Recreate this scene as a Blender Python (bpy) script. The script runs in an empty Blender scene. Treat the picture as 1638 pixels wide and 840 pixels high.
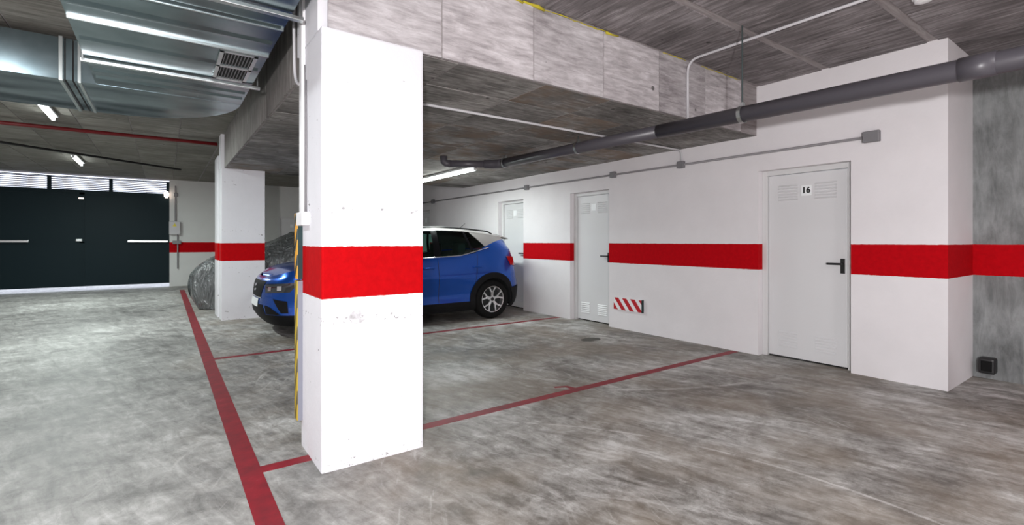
import bpy, bmesh, math, random
from mathutils import Vector, Matrix, noise as mnoise
random.seed(7)
R = math.radians
scene = bpy.context.scene
COL = scene.collection

# ------------------------------------------------------------------ camera
F_PX, HOR, CAM_H, YAW = 776.0, 386.0, 1.28, 35.67
cam_d = bpy.data.cameras.new('camera'); cam = bpy.data.objects.new('camera', cam_d); COL.objects.link(cam)
cam_d.sensor_width = 36; cam_d.lens = F_PX / 1638 * 36
cam_d.shift_y = -(420 - HOR) / 1638
cam_d.clip_start = 0.02
cam.location = (0, 0, CAM_H); cam.rotation_euler = (R(90), 0, R(-YAW))
scene.camera = cam

# ------------------------------------------------------------------ world, lights, exposure
w = bpy.data.worlds.new('world'); scene.world = w; w.use_nodes = True
w.node_tree.nodes['Background'].inputs[0].default_value = (0.80, 0.86, 1.0, 1)
w.node_tree.nodes['Background'].inputs[1].default_value = 2.5
vs = scene.view_settings
vs.view_transform = 'Standard'; vs.look = 'None'; vs.gamma = 1; vs.use_curve_mapping = False
vs.exposure = 0.12

def light(name, kind, loc, energy, color=(1, 1, 1), size=0.1, size_y=None, rot=(0, 0, 0)):
    l = bpy.data.lights.new(name, kind); l.energy = energy; l.color = color
    if kind == 'AREA':
        l.size = size
        if size_y: l.shape = 'RECTANGLE'; l.size_y = size_y
    else:
        l.shadow_soft_size = size
    o = bpy.data.objects.new(name, l); COL.objects.link(o); o.location = loc; o.rotation_euler = rot
    return o
# the photographer's flash and unseen ceiling tubes as fill: two continue the lamp row, one added
light('camera_flash', 'POINT', (-0.75, -1.20, 1.36), 760, (1.0, 0.975, 0.985), 0.07)
light('unseen_tube_fill', 'AREA', (-1.3, 3.4, 2.93), 42, (0.93, 0.98, 1.0), 0.12, 1.2)
light('unseen_tube_fill', 'AREA', (-1.3, -1.8, 2.93), 60, (1.0, 0.97, 0.97), 0.12, 1.2)
light('unseen_tube_fill', 'AREA', (3.3, -1.8, 2.93), 60, (1.0, 0.96, 0.97), 0.12, 1.2)  # added fill for the right side; no such tube is seen

# ------------------------------------------------------------------ node helpers
class NT:
    def __init__(s, m):
        s.t = m.node_tree; s.n = s.t.nodes; s.l = s.t.links
    def new(s, typ, **kw):
        n = s.n.new(typ)
        for k, v in kw.items(): setattr(n, k, v)
        return n
    def link(s, a, b): s.l.new(a, b)
    def val(s, sock, v):
        if hasattr(v, 'is_linked') or isinstance(v, bpy.types.NodeSocket): s.link(v, sock)
        else: sock.default_value = v
    def math(s, op, a, b=0.0, c=None, clamp=False):
        n = s.new('ShaderNodeMath', operation=op); n.use_clamp = clamp
        s.val(n.inputs[0], a); s.val(n.inputs[1], b)
        if c is not None: s.val(n.inputs[2], c)
        return n.outputs[0]
    def mix(s, f, a, b):
        n = s.new('ShaderNodeMix', data_type='RGBA')
        s.val(n.inputs[0], f)
        for i, v in ((6, a), (7, b)):
            if isinstance(v, bpy.types.NodeSocket): s.link(v, n.inputs[i])
            else: n.inputs[i].default_value = (v[0], v[1], v[2], 1)
        return n.outputs[2]
    def pos(s, scale=(1, 1, 1), offs=None, space='world'):
        g = s.new('ShaderNodeNewGeometry').outputs['Position'] if space == 'world' else s.new('ShaderNodeTexCoord').outputs['Object']
        m = s.new('ShaderNodeMapping'); m.inputs['Scale'].default_value = scale
        s.link(g, m.inputs[0])
        if offs is not None: s.link(offs, m.inputs['Location'])
        return m.outputs[0]
    def noise(s, vec, scale=5, detail=4, rough=0.55, dist=0.0):
        n = s.new('ShaderNodeTexNoise'); s.link(vec, n.inputs['Vector'])
        n.inputs['Scale'].default_value = scale; n.inputs['Detail'].default_value = detail
        n.inputs['Roughness'].default_value = rough; n.inputs['Distortion'].default_value = dist
        return n.outputs[0]
    def ramp(s, f, stops):
        n = s.new('ShaderNodeValToRGB'); s.link(f, n.inputs[0])
        e = n.color_ramp.elements
        while len(e) < len(stops): e.new(0.5)
        for el, (p, c) in zip(e, stops):
            el.position = p; el.color = (c, c, c, 1) if isinstance(c, (int, float)) else (c[0], c[1], c[2], 1)
        return n.outputs[0]
    def mulc(s, c, f):
        n = s.new('ShaderNodeMix', data_type='RGBA', blend_type='MULTIPLY'); n.inputs[0].default_value = 1
        s.link(c, n.inputs[6]); s.link(f, n.inputs[7]); return n.outputs[2]
    def bump(s, h, strength=0.3, dist=0.02):
        n = s.new('ShaderNodeBump'); n.inputs['Strength'].default_value = strength; n.inputs['Distance'].default_value = dist
        s.link(h, n.inputs['Height']); return n.outputs[0]

MATS = {}
def mat(name, color=(0.8, 0.8, 0.8), rough=0.5, metal=0.0, emit=None, strength=1.0, spec=0.5, coat=0.0, alpha=1.0, trans=0.0):
    m = bpy.data.materials.new(name); m.use_nodes = True
    b = m.node_tree.nodes['Principled BSDF']
    b.inputs['Base Color'].default_value = (*color, 1)
    b.inputs['Roughness'].default_value = rough; b.inputs['Metallic'].default_value = metal
    b.inputs['Specular IOR Level'].default_value = spec
    b.inputs['Coat Weight'].default_value = coat
    b.inputs['Alpha'].default_value = alpha; b.inputs['Transmission Weight'].default_value = trans
    if emit:
        b.inputs['Emission Color'].default_value = (*emit, 1); b.inputs['Emission Strength'].default_value = strength
    MATS[name] = m
    return m, NT(m), b

def grain_mat(name, dark, mid, light_, axis, tint=None, var=0.35, tint_amt=0.0, stretch=0.9, holes=0.085, bigw=0.38):
    """board-marked concrete; the timber grain runs along axis"""
    m, t, b = mat(name, rough=0.85, spec=0.2)
    rnd = t.new('ShaderNodeObjectInfo').outputs['Random']
    off = t.new('ShaderNodeCombineXYZ'); k = t.math('MULTIPLY', rnd, 37.0)
    for i in range(3): t.link(k, off.inputs[i])
    sc = [9.0, 9.0, 9.0]; sc[axis] = stretch
    v = t.pos(tuple(sc), off.outputs[0]); v2 = t.pos((1, 1, 1), off.outputs[0])
    g = t.noise(v, 3.2, 6, 0.68, 0.4)
    big = t.noise(v2, 1.6, 5, 0.6)
    f = t.math('ADD', t.math('MULTIPLY', g, 0.72), t.math('MULTIPLY', t.math('SUBTRACT', big, 0.5), bigw)); f = t.math('ADD', f, 0.19)
    c = t.ramp(f, [(0.34, dark), (0.54, mid), (0.74, light_)])
    if tint:
        sel = t.math('GREATER_THAN', t.math('FRACT', t.math('MULTIPLY', rnd, 7.31)), 1 - tint_amt)
        sel = t.math('MULTIPLY', sel, t.ramp(t.noise(v2, 2.6, 6, 0.65), [(0.42, 0.0), (0.60, 0.75)]))
        c = t.mix(sel, c, tint)
    br = t.math('ADD', t.math('MULTIPLY', rnd, var), 1 - var * 0.5)
    comb = t.new('ShaderNodeCombineXYZ')
    for i in range(3): t.link(br, comb.inputs[i])
    c = t.mulc(c, comb.outputs[0])
    # blow-holes
    vo = t.new('ShaderNodeTexVoronoi'); t.link(v2, vo.inputs['Vector']); vo.inputs['Scale'].default_value = 4.5
    pn = t.noise(v2, 3.0, 1)
    hole = t.math('LESS_THAN', t.math('ADD', vo.outputs['Distance'], t.math('MULTIPLY', t.ramp(pn, [(0.36, 0.3), (0.54, 0.0)]), 1.0)), holes)
    c = t.mix(t.math('MULTIPLY', hole, 0.75), c, (0.03, 0.028, 0.026))
    t.link(c, b.inputs['Base Color'])
    h = t.math('SUBTRACT', g, t.math('MULTIPLY', hole, 0.8))
    t.link(t.bump(h, 0.45, 0.012), b.inputs['Normal'])
    return m

def paint_mat(name, white, red=(0.52, 0.004, 0.012), band=(0.96, 1.25), rough=0.85, bumpy=0.25, chips=False, concrete=False):
    m, t, b = mat(name, rough=rough, spec=0.10)
    v = t.pos((1, 1, 1))
    n1 = t.noise(v, 2.2, 5, 0.6); n2 = t.noise(v, 26, 4, 0.6)
    if concrete:
        s = t.noise(t.pos((5, 5, 1.2)), 2.4, 6, 0.7, 0.5)
        f = t.math('ADD', t.math('MULTIPLY', s, 0.6), t.math('MULTIPLY', n1, 0.5))
        c = t.ramp(f, [(0.36, tuple(x * 0.45 for x in white)), (0.56, white), (0.74, tuple(min(1, x * 1.5) for x in white))])
    else:
        c = t.mix(t.ramp(n1, [(0.35, 0.0), (0.7, 1.0)]), tuple(x * 0.95 for x in white), white)
    if chips:
        ch = t.math('LESS_THAN', t.noise(t.pos((1, 1, 2.2)), 9, 3, 0.6), 0.285)
        sp = t.new('ShaderNodeSeparateXYZ'); t.link(v, sp.inputs[0])
        row = t.math('ADD', t.math('LESS_THAN', t.math('ABSOLUTE', t.math('SUBTRACT', sp.outputs[2], 0.835)), 0.022), t.math('LESS_THAN', t.math('ABSOLUTE', t.math('SUBTRACT', sp.outputs[2], 1.455)), 0.018))
        row = t.math('ADD', row, t.math('LESS_THAN', sp.outputs[2], 0.05))
        ch2 = t.math('MULTIPLY', row, t.math('LESS_THAN', t.noise(v, 38, 3, 0.6), 0.36))
        ch = t.math('MAXIMUM', ch, ch2)
        # rubbed grey scuff
        sx = t.math('MULTIPLY', t.math('SUBTRACT', sp.outputs[0], 0.90), 12.0); sz = t.math('MULTIPLY', t.math('SUBTRACT', sp.outputs[2], 0.845), 14.0)
        sd = t.math('SQRT', t.math('ADD', t.math('MULTIPLY', sx, sx), t.math('MULTIPLY', sz, sz)))
        ch = t.math('MAXIMUM', ch, t.math('MULTIPLY', t.math('MULTIPLY', t.math('LESS_THAN', sd, 0.55), t.math('LESS_THAN', sp.outputs[1], 4.0)), t.ramp(n2, [(0.40, 0.2), (0.6, 0.9)])))
        c = t.mix(t.math('MULTIPLY', ch, 0.75), c, (0.22, 0.21, 0.21))
    sep = t.new('ShaderNodeSeparateXYZ'); t.link(t.new('ShaderNodeNewGeometry').outputs['Position'], sep.inputs[0])
    z = t.math('ADD', sep.outputs[2], t.math('MULTIPLY', t.math('SUBTRACT', n2, 0.5), 0.010))
    inb = t.math('MULTIPLY', t.math('GREATER_THAN', z, band[0]), t.math('LESS_THAN', z, band[1]))
    rc = t.mix(t.ramp(n2, [(0.35, 0.0), (0.65, 1.0)]), tuple(x * 0.86 for x in red), red)
    c = t.mix(inb, c, rc)
    t.link(c, b.inputs['Base Color'])
    t.link(t.bump(t.math('ADD', n2, t.math('MULTIPLY', n1, 0.6)), bumpy, 0.008), b.inputs['Normal'])
    return m

# ------------------------------------------------------------------ materials
M_ceil = grain_mat('ceiling_concrete', (0.07, 0.063, 0.064), (0.20, 0.182, 0.185), (0.42, 0.39, 0.40), 1, var=0.3, bigw=0.5)
M_ceil_left = grain_mat('ceiling_concrete_far', (0.12, 0.115, 0.10), (0.24, 0.23, 0.205), (0.40, 0.385, 0.35), 0, var=0.25)
M_joint = grain_mat('joint_concrete', (0.19, 0.17, 0.17), (0.32, 0.29, 0.29), (0.46, 0.43, 0.43), 0, var=0.1)
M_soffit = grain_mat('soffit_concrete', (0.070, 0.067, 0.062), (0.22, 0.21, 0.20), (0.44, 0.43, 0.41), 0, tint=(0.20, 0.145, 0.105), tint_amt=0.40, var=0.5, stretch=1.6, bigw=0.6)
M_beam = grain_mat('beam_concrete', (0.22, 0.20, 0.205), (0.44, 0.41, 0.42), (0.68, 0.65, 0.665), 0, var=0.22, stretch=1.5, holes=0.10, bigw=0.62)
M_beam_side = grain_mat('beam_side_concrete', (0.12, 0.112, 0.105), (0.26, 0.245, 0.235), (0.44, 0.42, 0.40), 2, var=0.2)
M_wall = paint_mat('white_wall_paint', (0.80, 0.775, 0.79), red=(0.50, 0.0012, 0.006))
M_column = paint_mat('column_paint', (0.77, 0.765, 0.80), red=(0.50, 0.0012, 0.004), chips=True, bumpy=0.35)
M_rough = paint_mat('rough_concrete_wall', (0.23, 0.24, 0.24), red=(0.50, 0.0012, 0.006), concrete=True, bumpy=0.7)
M_farwall = paint_mat('far_wall_paint', (0.72, 0.725, 0.71), red=(0.50, 0.0012, 0.006))
M_door = mat('door_enamel', (0.70, 0.70, 0.71), 0.42)[0]
M_frame = mat('door_frame_enamel', (0.66, 0.66, 0.66), 0.45)[0]
M_black = mat('black_plastic', (0.012, 0.012, 0.013), 0.42)[0]
M_pillar = mat('gloss_black', (0.004, 0.004, 0.005), 0.2, spec=0.2)[0]
M_rubber = mat('rubber', (0.007, 0.007, 0.007), 0.8, spec=0.15)[0]
M_gap = mat('dark_gap', (0.02, 0.02, 0.02), 0.9)[0]
M_plate = mat('white_plate', (0.9, 0.92, 0.93), 0.4)[0]
M_ink = mat('black_ink', (0.01, 0.01, 0.012), 0.6)[0]
M_red = mat('red_enamel', (0.50, 0.012, 0.02), 0.45)[0]
M_white = mat('white_enamel', (0.86, 0.85, 0.86), 0.45)[0]
M_redpipe = mat('red_pipe_paint', (0.17, 0.008, 0.010), 0.45)[0]
M_pvc = mat('dark_pvc', (0.075, 0.070, 0.082), 0.38)[0]
M_conduit = mat('grey_conduit', (0.24, 0.23, 0.24), 0.5)[0]
M_conduit_l = mat('pale_conduit', (0.55, 0.54, 0.56), 0.45)[0]
M_steel = mat('zinc_steel', (0.62, 0.66, 0.66), 0.3, 1.0)[0]
M_rod = mat('dark_steel_rod', (0.10, 0.13, 0.13), 0.45, 0.8)[0]
M_clad = mat('black_cladding', (0.006, 0.006, 0.007), 0.6, spec=0.18)[0]
M_box = mat('grey_box_plastic', (0.20, 0.195, 0.205), 0.5)[0]
M_foam = mat('yellow_foam', (0.50, 0.42, 0.03), 0.8)[0]
M_tube = mat('lit_tube', (1, 1, 1), 0.4, emit=(0.93, 1.0, 0.98), strength=14.0)[0]
M_lamp = mat('lamp_housing', (0.75, 0.77, 0.77), 0.4)[0]
M_gate = mat('dark_gate_paint', (0.004, 0.015, 0.020), 0.55, spec=0.18)[0]
M_slat = mat('louvre_slat', (0.16, 0.16, 0.26), 0.5)[0]
M_beacon = mat('beacon_lens', (1, 0.8, 0.7), 0.4, emit=(1.0, 0.80, 0.68), strength=3.5)[0]
M_yellow = mat('yellow_sticker', (0.75, 0.62, 0.04), 0.5)[0]
M_film = mat('grey_film', (0.22, 0.225, 0.27), 0.4)[0]
M_foamdark = mat('dark_green_foam', (0.008, 0.03, 0.032), 0.7)[0]

# worn paint for floor lines
m, t, b = mat('red_floor_paint', rough=0.55)
n1 = t.noise(t.pos(), 7, 5, 0.65); n2 = t.noise(t.pos(), 60, 3, 0.6)
c = t.ramp(n1, [(0.3, (0.16, 0.006, 0.014)), (0.6, (0.27, 0.006, 0.017)), (0.8, (0.34, 0.02, 0.035))])
c = t.mix(t.ramp(t.math('ADD', t.math('MULTIPLY', n1, 0.6), t.math('MULTIPLY', n2, 0.5)), [(0.70, 0.0), (0.78, 0.6)]), c, (0.33, 0.25, 0.24))
t.link(c, b.inputs['Base Color']); M_line = m

# hazard stripes
def stripe_mat(name, a, bcol, k, sl, dark_side=None):
    m, t, b = mat(name, rough=0.5)
    sep = t.new('ShaderNodeSeparateXYZ'); t.link(t.new('ShaderNodeNewGeometry').outputs['Position'], sep.inputs[0])
    u = t.math('ADD', t.math('MULTIPLY', sep.outputs[2], k), t.math('MULTIPLY', sep.outputs[1], sl))
    f = t.math('GREATER_THAN', t.math('FRACT', u), 0.42)
    t.link(t.mix(f, bcol, a), b.inputs['Base Color']); return m
M_hazard_top = stripe_mat('hazard_stripe_top', (0.78, 0.36, 0.02), (0.01, 0.025, 0.025), 6.2, 9)
M_hazard_low = stripe_mat('hazard_stripe_low', (0.52, 0.36, 0.01), (0.13, 0.10, 0.02), 5.0, 12)

# galvanised sheet
m, t, b = mat('galvanised_sheet', (0.55, 0.60, 0.62), 0.3, 1.0)
n1 = t.noise(t.pos((0.5, 1.6, 1.6)), 1.5, 1, 0.4); n2 = t.noise(t.pos(), 7, 3, 0.5)
t.link(t.ramp(n2, [(0.3, (0.19, 0.25, 0.275)), (0.7, (0.27, 0.335, 0.365))]), b.inputs['Base Color'])
b.inputs['Roughness'].default_value = 0.24
t.link(t.bump(n1, 0.35, 0.08), b.inputs['Normal']); M_duct = m

# floor
m, t, b = mat('worn_concrete_floor', rough=0.6, spec=0.35)
P = t.pos()
big = t.noise(P, 0.75, 5, 0.62, 0.6); med = t.noise(P, 3.2, 7, 0.7, 0.8); fine = t.noise(P, 24, 6, 0.75); grit = t.noise(P, 9, 8, 0.8, 0.4)
def streak(rot, sx, sy, sc_, det, ro, dis):
    r_ = t.new('ShaderNodeMapping'); r_.inputs['Rotation'].default_value = (0, 0, R(rot)); t.link(P, r_.inputs[0])
    q_ = t.new('ShaderNodeMapping'); q_.inputs['Scale'].default_value = (sx, sy, 1); t.link(r_.outputs[0], q_.inputs[0])
    return t.noise(q_.outputs[0], sc_, det, ro, dis)
stre = streak(-14, 4.6, 1.0, 2.4, 7, 0.72, 0.7)
f = t.math('ADD', t.math('ADD', t.math('MULTIPLY', big, 0.34), t.math('MULTIPLY', med, 0.26)), t.math('ADD', t.math('MULTIPLY', stre, 0.30), t.math('MULTIPLY', grit, 0.22)))
c = t.ramp(f, [(0.43, (0.060, 0.052, 0.044)), (0.505, (0.18, 0.167, 0.152)), (0.575, (0.37, 0.355, 0.335)), (0.65, (0.64, 0.63, 0.615))])
aisle = t.ramp(f, [(0.43, (0.10, 0.098, 0.092)), (0.515, (0.245, 0.240, 0.230)), (0.585, (0.38, 0.375, 0.36)), (0.66, (0.58, 0.575, 0.56))])
warm = t.noise(t.pos((1, 1, 1)), 1.3, 3, 0.5)
sepf = t.new('ShaderNodeSeparateXYZ'); t.link(P, sepf.inputs[0])
bay = t.math('ADD', t.math('MULTIPLY', sepf.outputs[0], 0.9), t.math('MULTIPLY', t.math('SUBTRACT', big, 0.5), 3.0))
bay = t.ramp(bay, [(0.15, 0.0), (0.95, 1.0)])
c = t.mix(bay, aisle, c)
c = t.mix(t.math('MULTIPLY', t.math('MULTIPLY', t.ramp(warm, [(0.42, 0.0), (0.62, 1.0)]), 0.5), bay), c, (0.235, 0.185, 0.135))
# scuffed pale streaks
sc1 = streak(24, 6, 0.7, 2.0, 6, 0.66, 1.5)
sm = t.math('MULTIPLY', t.ramp(sc1, [(0.60, 0.0), (0.70, 1.0)]), t.ramp(t.noise(P, 1.1, 3), [(0.45, 0.0), (0.62, 0.55)]))
c = t.mix(sm, c, (0.60, 0.585, 0.565))
# tyre scuff arcs
def arc(cx, cy, r, wd, lo, hi, amt):
    global c
    dx = t.math('SUBTRACT', sepf.outputs[0], cx); dy = t.math('SUBTRACT', sepf.outputs[1], cy)
    d = t.math('SQRT', t.math('ADD', t.math('MULTIPLY', dx, dx), t.math('MULTIPLY', dy, dy)))
    k = t.math('LESS_THAN', t.math('ABSOLUTE', t.math('SUBTRACT', d, r)), t.math('MULTIPLY', fine, wd * 2))
    rng = t.math('MULTIPLY', t.math('GREATER_THAN', sepf.outputs[0], lo), t.math('LESS_THAN', sepf.outputs[0], hi))
    k = t.math('MULTIPLY', t.math('MULTIPLY', k, rng), t.ramp(med, [(0.40, 0.1), (0.58, 1.0)]))
    c = t.mix(t.math('MULTIPLY', k, amt), c, (0.68, 0.66, 0.64))
arc(0.4, 0.9, 2.47, 0.010, 1.9, 2.9, 0.55)
arc(0.4, 0.9, 2.60, 0.010, 2.1, 2.85, 0.3)
arc(5.2, 5.6, 3.4, 0.02, 2.6, 4.3, 0.45)
arc(0.2, 0.2, 2.2, 0.02, 1.6, 2.4, 0.25)
# oil stain
dx = t.math('MULTIPLY', t.math('SUBTRACT', sepf.outputs[0], 4.52), 4.2); dy = t.math('MULTIPLY', t.math('SUBTRACT', sepf.outputs[1], 4.54), 6.0)
d = t.math('ADD', t.math('SQRT', t.math('ADD', t.math('MULTIPLY', dx, dx), t.math('MULTIPLY', dy, dy))), t.math('MULTIPLY', med, 0.8))
c = t.mix(t.math('MULTIPLY', t.ramp(d, [(0.95, 1.0), (1.15, 0.0)]), 0.9), c, (0.030, 0.026, 0.016))
t.link(c, b.inputs['Base Color'])
t.link(t.ramp(f, [(0.4, 0.42), (0.7, 0.68)]), b.inputs['Roughness'])
t.link(t.bump(t.math('ADD', med, t.math('MULTIPLY', fine, 0.5)), 0.22, 0.012), b.inputs['Normal']); M_floor = m

# car paints
m, t, b = mat('blue_metallic', (0.001, 0.070, 0.40), 0.25, 0.62, coat=0.6); M_blue = m
b.inputs['Coat Roughness'].default_value = 0.08
M_silver = mat('silver_roof_paint', (0.36, 0.335, 0.33), 0.4, 0.5, coat=0.4)[0]
M_alloy = mat('alloy', (0.72, 0.72, 0.73), 0.28, 0.9)[0]
M_chrome = mat('chrome', (0.8, 0.8, 0.82), 0.15, 1.0)[0]
M_taillight = mat('tail_light', (0.42, 0.01, 0.012), 0.18, coat=0.5)[0]
M_headlight = mat('headlight_glass', (0.03, 0.035, 0.04), 0.08, 0.3, coat=1.0)[0]
M_interior = mat('car_interior', (0.015, 0.018, 0.018), 0.8)[0]
m = bpy.data.materials.new('tinted_glass'); m.use_nodes = True; nt = m.node_tree; nt.nodes.clear()
o_ = nt.nodes.new('ShaderNodeOutputMaterial'); tr = nt.nodes.new('ShaderNodeBsdfTransparent'); gl = nt.nodes.new('ShaderNodeBsdfGlossy'); mx = nt.nodes.new('ShaderNodeMixShader'); fr = nt.nodes.new('ShaderNodeFresnel')
tr.inputs[0].default_value = (0.58, 0.86, 0.78, 1); gl.inputs['Roughness'].default_value = 0.03; fr.inputs[0].default_value = 1.45
nt.links.new(fr.outputs[0], mx.inputs[0]); nt.links.new(tr.outputs[0], mx.inputs[1]); nt.links.new(gl.outputs[0], mx.inputs[2]); nt.links.new(mx.outputs[0], o_.inputs[0]); M_glass = m
# wrinkled cover film
m, t, b = mat('wrinkled_cover', (0.19, 0.20, 0.205), 0.2, 0.35, spec=0.8)
n1 = t.noise(t.pos((2.4, 2.4, 0.9)), 3.0, 3, 0.5, 2.0)
t.link(t.bump(n1, 1.0, 0.09), b.inputs['Normal']); M_cover = m

# ------------------------------------------------------------------ geometry helpers
def link_mesh(name, me, m=None, parent=None, smooth=False):
    o = bpy.data.objects.new(name, me); COL.objects.link(o)
    if m is not None and not me.materials: me.materials.append(m)
    if parent is not None: o.parent = parent
    if smooth:
        for p in me.polygons: p.use_smooth = True
    return o
class MB:
    def __init__(s): s.bm = bmesh.new()
    def box(s, x0, x1, y0, y1, z0, z1, bev=0.0, seg=2, rot=None, loc=None):
        g = bmesh.ops.create_cube(s.bm, size=1)
        vs_ = g['verts']
        bmesh.ops.scale(s.bm, vec=(abs(x1 - x0), abs(y1 - y0), abs(z1 - z0)), verts=vs_)
        if bev:
            es = list({e for v in vs_ for e in v.link_edges})
            r = bmesh.ops.bevel(s.bm, geom=es, offset=bev, segments=seg, profile=0.6, affect='EDGES')
            vs_ = list({v for f in r['faces'] for v in f.verts} | {v for v in vs_ if v.is_valid})
        if rot is not None: bmesh.ops.rotate(s.bm, cent=(0, 0, 0), matrix=rot, verts=vs_)
        bmesh.ops.translate(s.bm, vec=((x0 + x1) / 2, (y0 + y1) / 2, (z0 + z1) / 2), verts=vs_)
        return s
    def poly_prism(s, pts, vec):
        a = [s.bm.verts.new(p) for p in pts]; bb = [s.bm.verts.new(Vector(p) + Vector(vec)) for p in pts]
        n = len(pts)
        s.bm.faces.new(a); s.bm.faces.new(list(reversed(bb)))
        for i in range(n): s.bm.faces.new((a[i], bb[i], bb[(i + 1) % n], a[(i + 1) % n]))
        return s
    def tube(s, pts, r, n=10, cap=True):
        pts = [Vector(p) for p in pts]; rings = []; prev = None
        for i, p in enumerate(pts):
            if i == 0: d = pts[1] - p
            elif i == len(pts) - 1: d = p - pts[i - 1]
            else: d = (pts[i + 1] - p).normalized() + (p - pts[i - 1]).normalized()
            d.normalize()
            if prev is None:
                a = d.orthogonal().normalized()
            else:
                a = (prev - d * prev.dot(d)).normalized()
            prev = a; bb = d.cross(a)
            rr = r[i] if isinstance(r, (list, tuple)) else r
            rings.append([s.bm.verts.new(p + (a * math.cos(2 * math.pi * k / n) + bb * math.sin(2 * math.pi * k / n)) * rr) for k in range(n)])
        for i in range(len(rings) - 1):
            for k in range(n):
                s.bm.faces.new((rings[i][k], rings[i][(k + 1) % n], rings[i + 1][(k + 1) % n], rings[i + 1][k]))
        if cap: s.bm.faces.new(list(reversed(rings[0]))); s.bm.faces.new(rings[-1])
        return s
    def lathe(s, prof, axis_o, axis='y', n=32, closed=False):
        """prof: list of (radius, along)"""
        rings = []
        for r, a in prof:
            ring = []
            for k in range(n):
                an = 2 * math.pi * k / n
                if axis == 'y': p = Vector((r * math.cos(an), a, r * math.sin(an)))
                elif axis == 'x': p = Vector((a, r * math.cos(an), r * math.sin(an)))
                else: p = Vector((r * math.cos(an), r * math.sin(an), a))
                ring.append(s.bm.verts.new(p + Vector(axis_o)))
            rings.append(ring)
        rng = range(len(rings)) if closed else range(len(rings) - 1)
        for i in rng:
            j = (i + 1) % len(rings)
            for k in range(n):
                s.bm.faces.new((rings[i][k], rings[i][(k + 1) % n], rings[j][(k + 1) % n], rings[j][k]))
        if not closed:
            s.bm.faces.new(rings[0]); s.bm.faces.new(list(reversed(rings[-1])))
        return s
    def grid(s, fn, nu, nv):
        vv = [[s.bm.verts.new(fn(i / nu, j / nv)) for j in range(nv + 1)] for i in range(nu + 1)]
        for i in range(nu):
            for j in range(nv):
                s.bm.faces.new((vv[i][j], vv[i + 1][j], vv[i + 1][j + 1], vv[i][j + 1]))
        return s
    def build(s, name, m=None, parent=None, smooth=False, weld=False):
        if weld: bmesh.ops.remove_doubles(s.bm, verts=s.bm.verts, dist=0.0004)
        bmesh.ops.recalc_face_normals(s.bm, faces=s.bm.faces)
        me = bpy.data.meshes.new(name); s.bm.to_mesh(me); s.bm.free()
        return link_mesh(name, me, m, parent, smooth)
def tag(o, label=None, cat=None, group=None, kind=None):
    if label: o['label'] = label
    if cat: o['category'] = cat
    if group: o['group'] = group
    if kind: o['kind'] = kind
    return o
def empty(name, loc=(0, 0, 0)):
    o = bpy.data.objects.new(name, None); COL.objects.link(o); o.location = loc; o.empty_display_size = 0.2
    return o
def keep(o):            # parent built in world coordinates under an Empty at its base
    pass
def under(child, parent):
    child.parent = parent; child.matrix_parent_inverse = Matrix.Translation(-Vector(parent.location)); return child
def smooth_curve(pts, n=8):
    pts = [Vector(p) for p in pts]; out = []
    for i in range(len(pts) - 1):
        p0 = pts[max(0, i - 1)]; p1 = pts[i]; p2 = pts[i + 1]; p3 = pts[min(len(pts) - 1, i + 2)]
        for k in range(n):
            u = k / n
            out.append(0.5 * ((2 * p1) + (p2 - p0) * u + (2 * p0 - 5 * p1 + 4 * p2 - p3) * u * u + (3 * p1 - p0 - 3 * p2 + p3) * u ** 3))
    out.append(pts[-1]); return out
def interp(x, tab):
    if x <= tab[0][0]: return tab[0][1]
    for (a, va), (bb, vb) in zip(tab, tab[1:]):
        if x <= bb: return va + (vb - va) * (x - a) / (bb - a)
    return tab[-1][1]

# ------------------------------------------------------------------ the setting
CEIL, LOW = 3.02, 2.46
WX = 5.42            # store-room wall face
DOORS = [(1.908, 2.81), (5.06, 5.915), (7.19, 8.02), (11.1, 11.95)]
DTOP = 2.065
o = MB().box(-7, 8.5, -7, 30, -0.2, 0).build('floor', M_floor)
tag(o, 'worn grey concrete garage floor with scuffs and stains', 'floor', kind='structure')

def panels(parent, m, xs, ys, z, gapx, gapy, thick=0.006, jitter=0.0015):
    cache = {}
    for x0, x1 in zip(xs, xs[1:]):
        for y0, y1 in zip(ys, ys[1:]):
            a = (round(x1 - x0 - gapx, 3), round(y1 - y0 - gapy, 3))
            if a not in cache:
                mb = MB().box(-a[0] / 2, a[0] / 2, -a[1] / 2, a[1] / 2, -thick, thick)
                ob = mb.build('panel', m); cache[a] = ob.data
            else:
                ob = bpy.data.objects.new('panel', cache[a]); COL.objects.link(ob)
            ob.location = ((x0 + x1) / 2, (y0 + y1) / 2, z + random.uniform(0, jitter))
            ob.parent = parent

ceil = MB().box(-7, 6.6, -7, 17.2, CEIL, CEIL + 0.25).build('ceiling', M_joint)
tag(ceil, 'bare board-marked concrete ceiling over the garage', 'ceiling', kind='structure')
xs = [0.59 + 0.505 * i for i in range(13)]
panels(ceil, M_ceil, xs[:12] + [6.30], [-1.9, -1.05, -0.30, 0.45, 1.29, 2.13, 2.82], CEIL - 0.002, 0.008, 0.075)
panels(ceil, M_ceil_left, [-4.15, -3.53, -2.91, -2.29, -1.65, -1.01, -0.40, 0.20, 0.80], [-1.0, 1.5, 4.0, 6.5, 9.0, 11.5, 14.0, 16.72], CEIL - 0.002, 0.012, 0.012)
panels(ceil, M_ceil_left, [0.82, 2.3, 3.8, 5.4], [9.42, 11.5, 14.0, 16.72], CEIL - 0.002, 0.012, 0.012)

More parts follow.
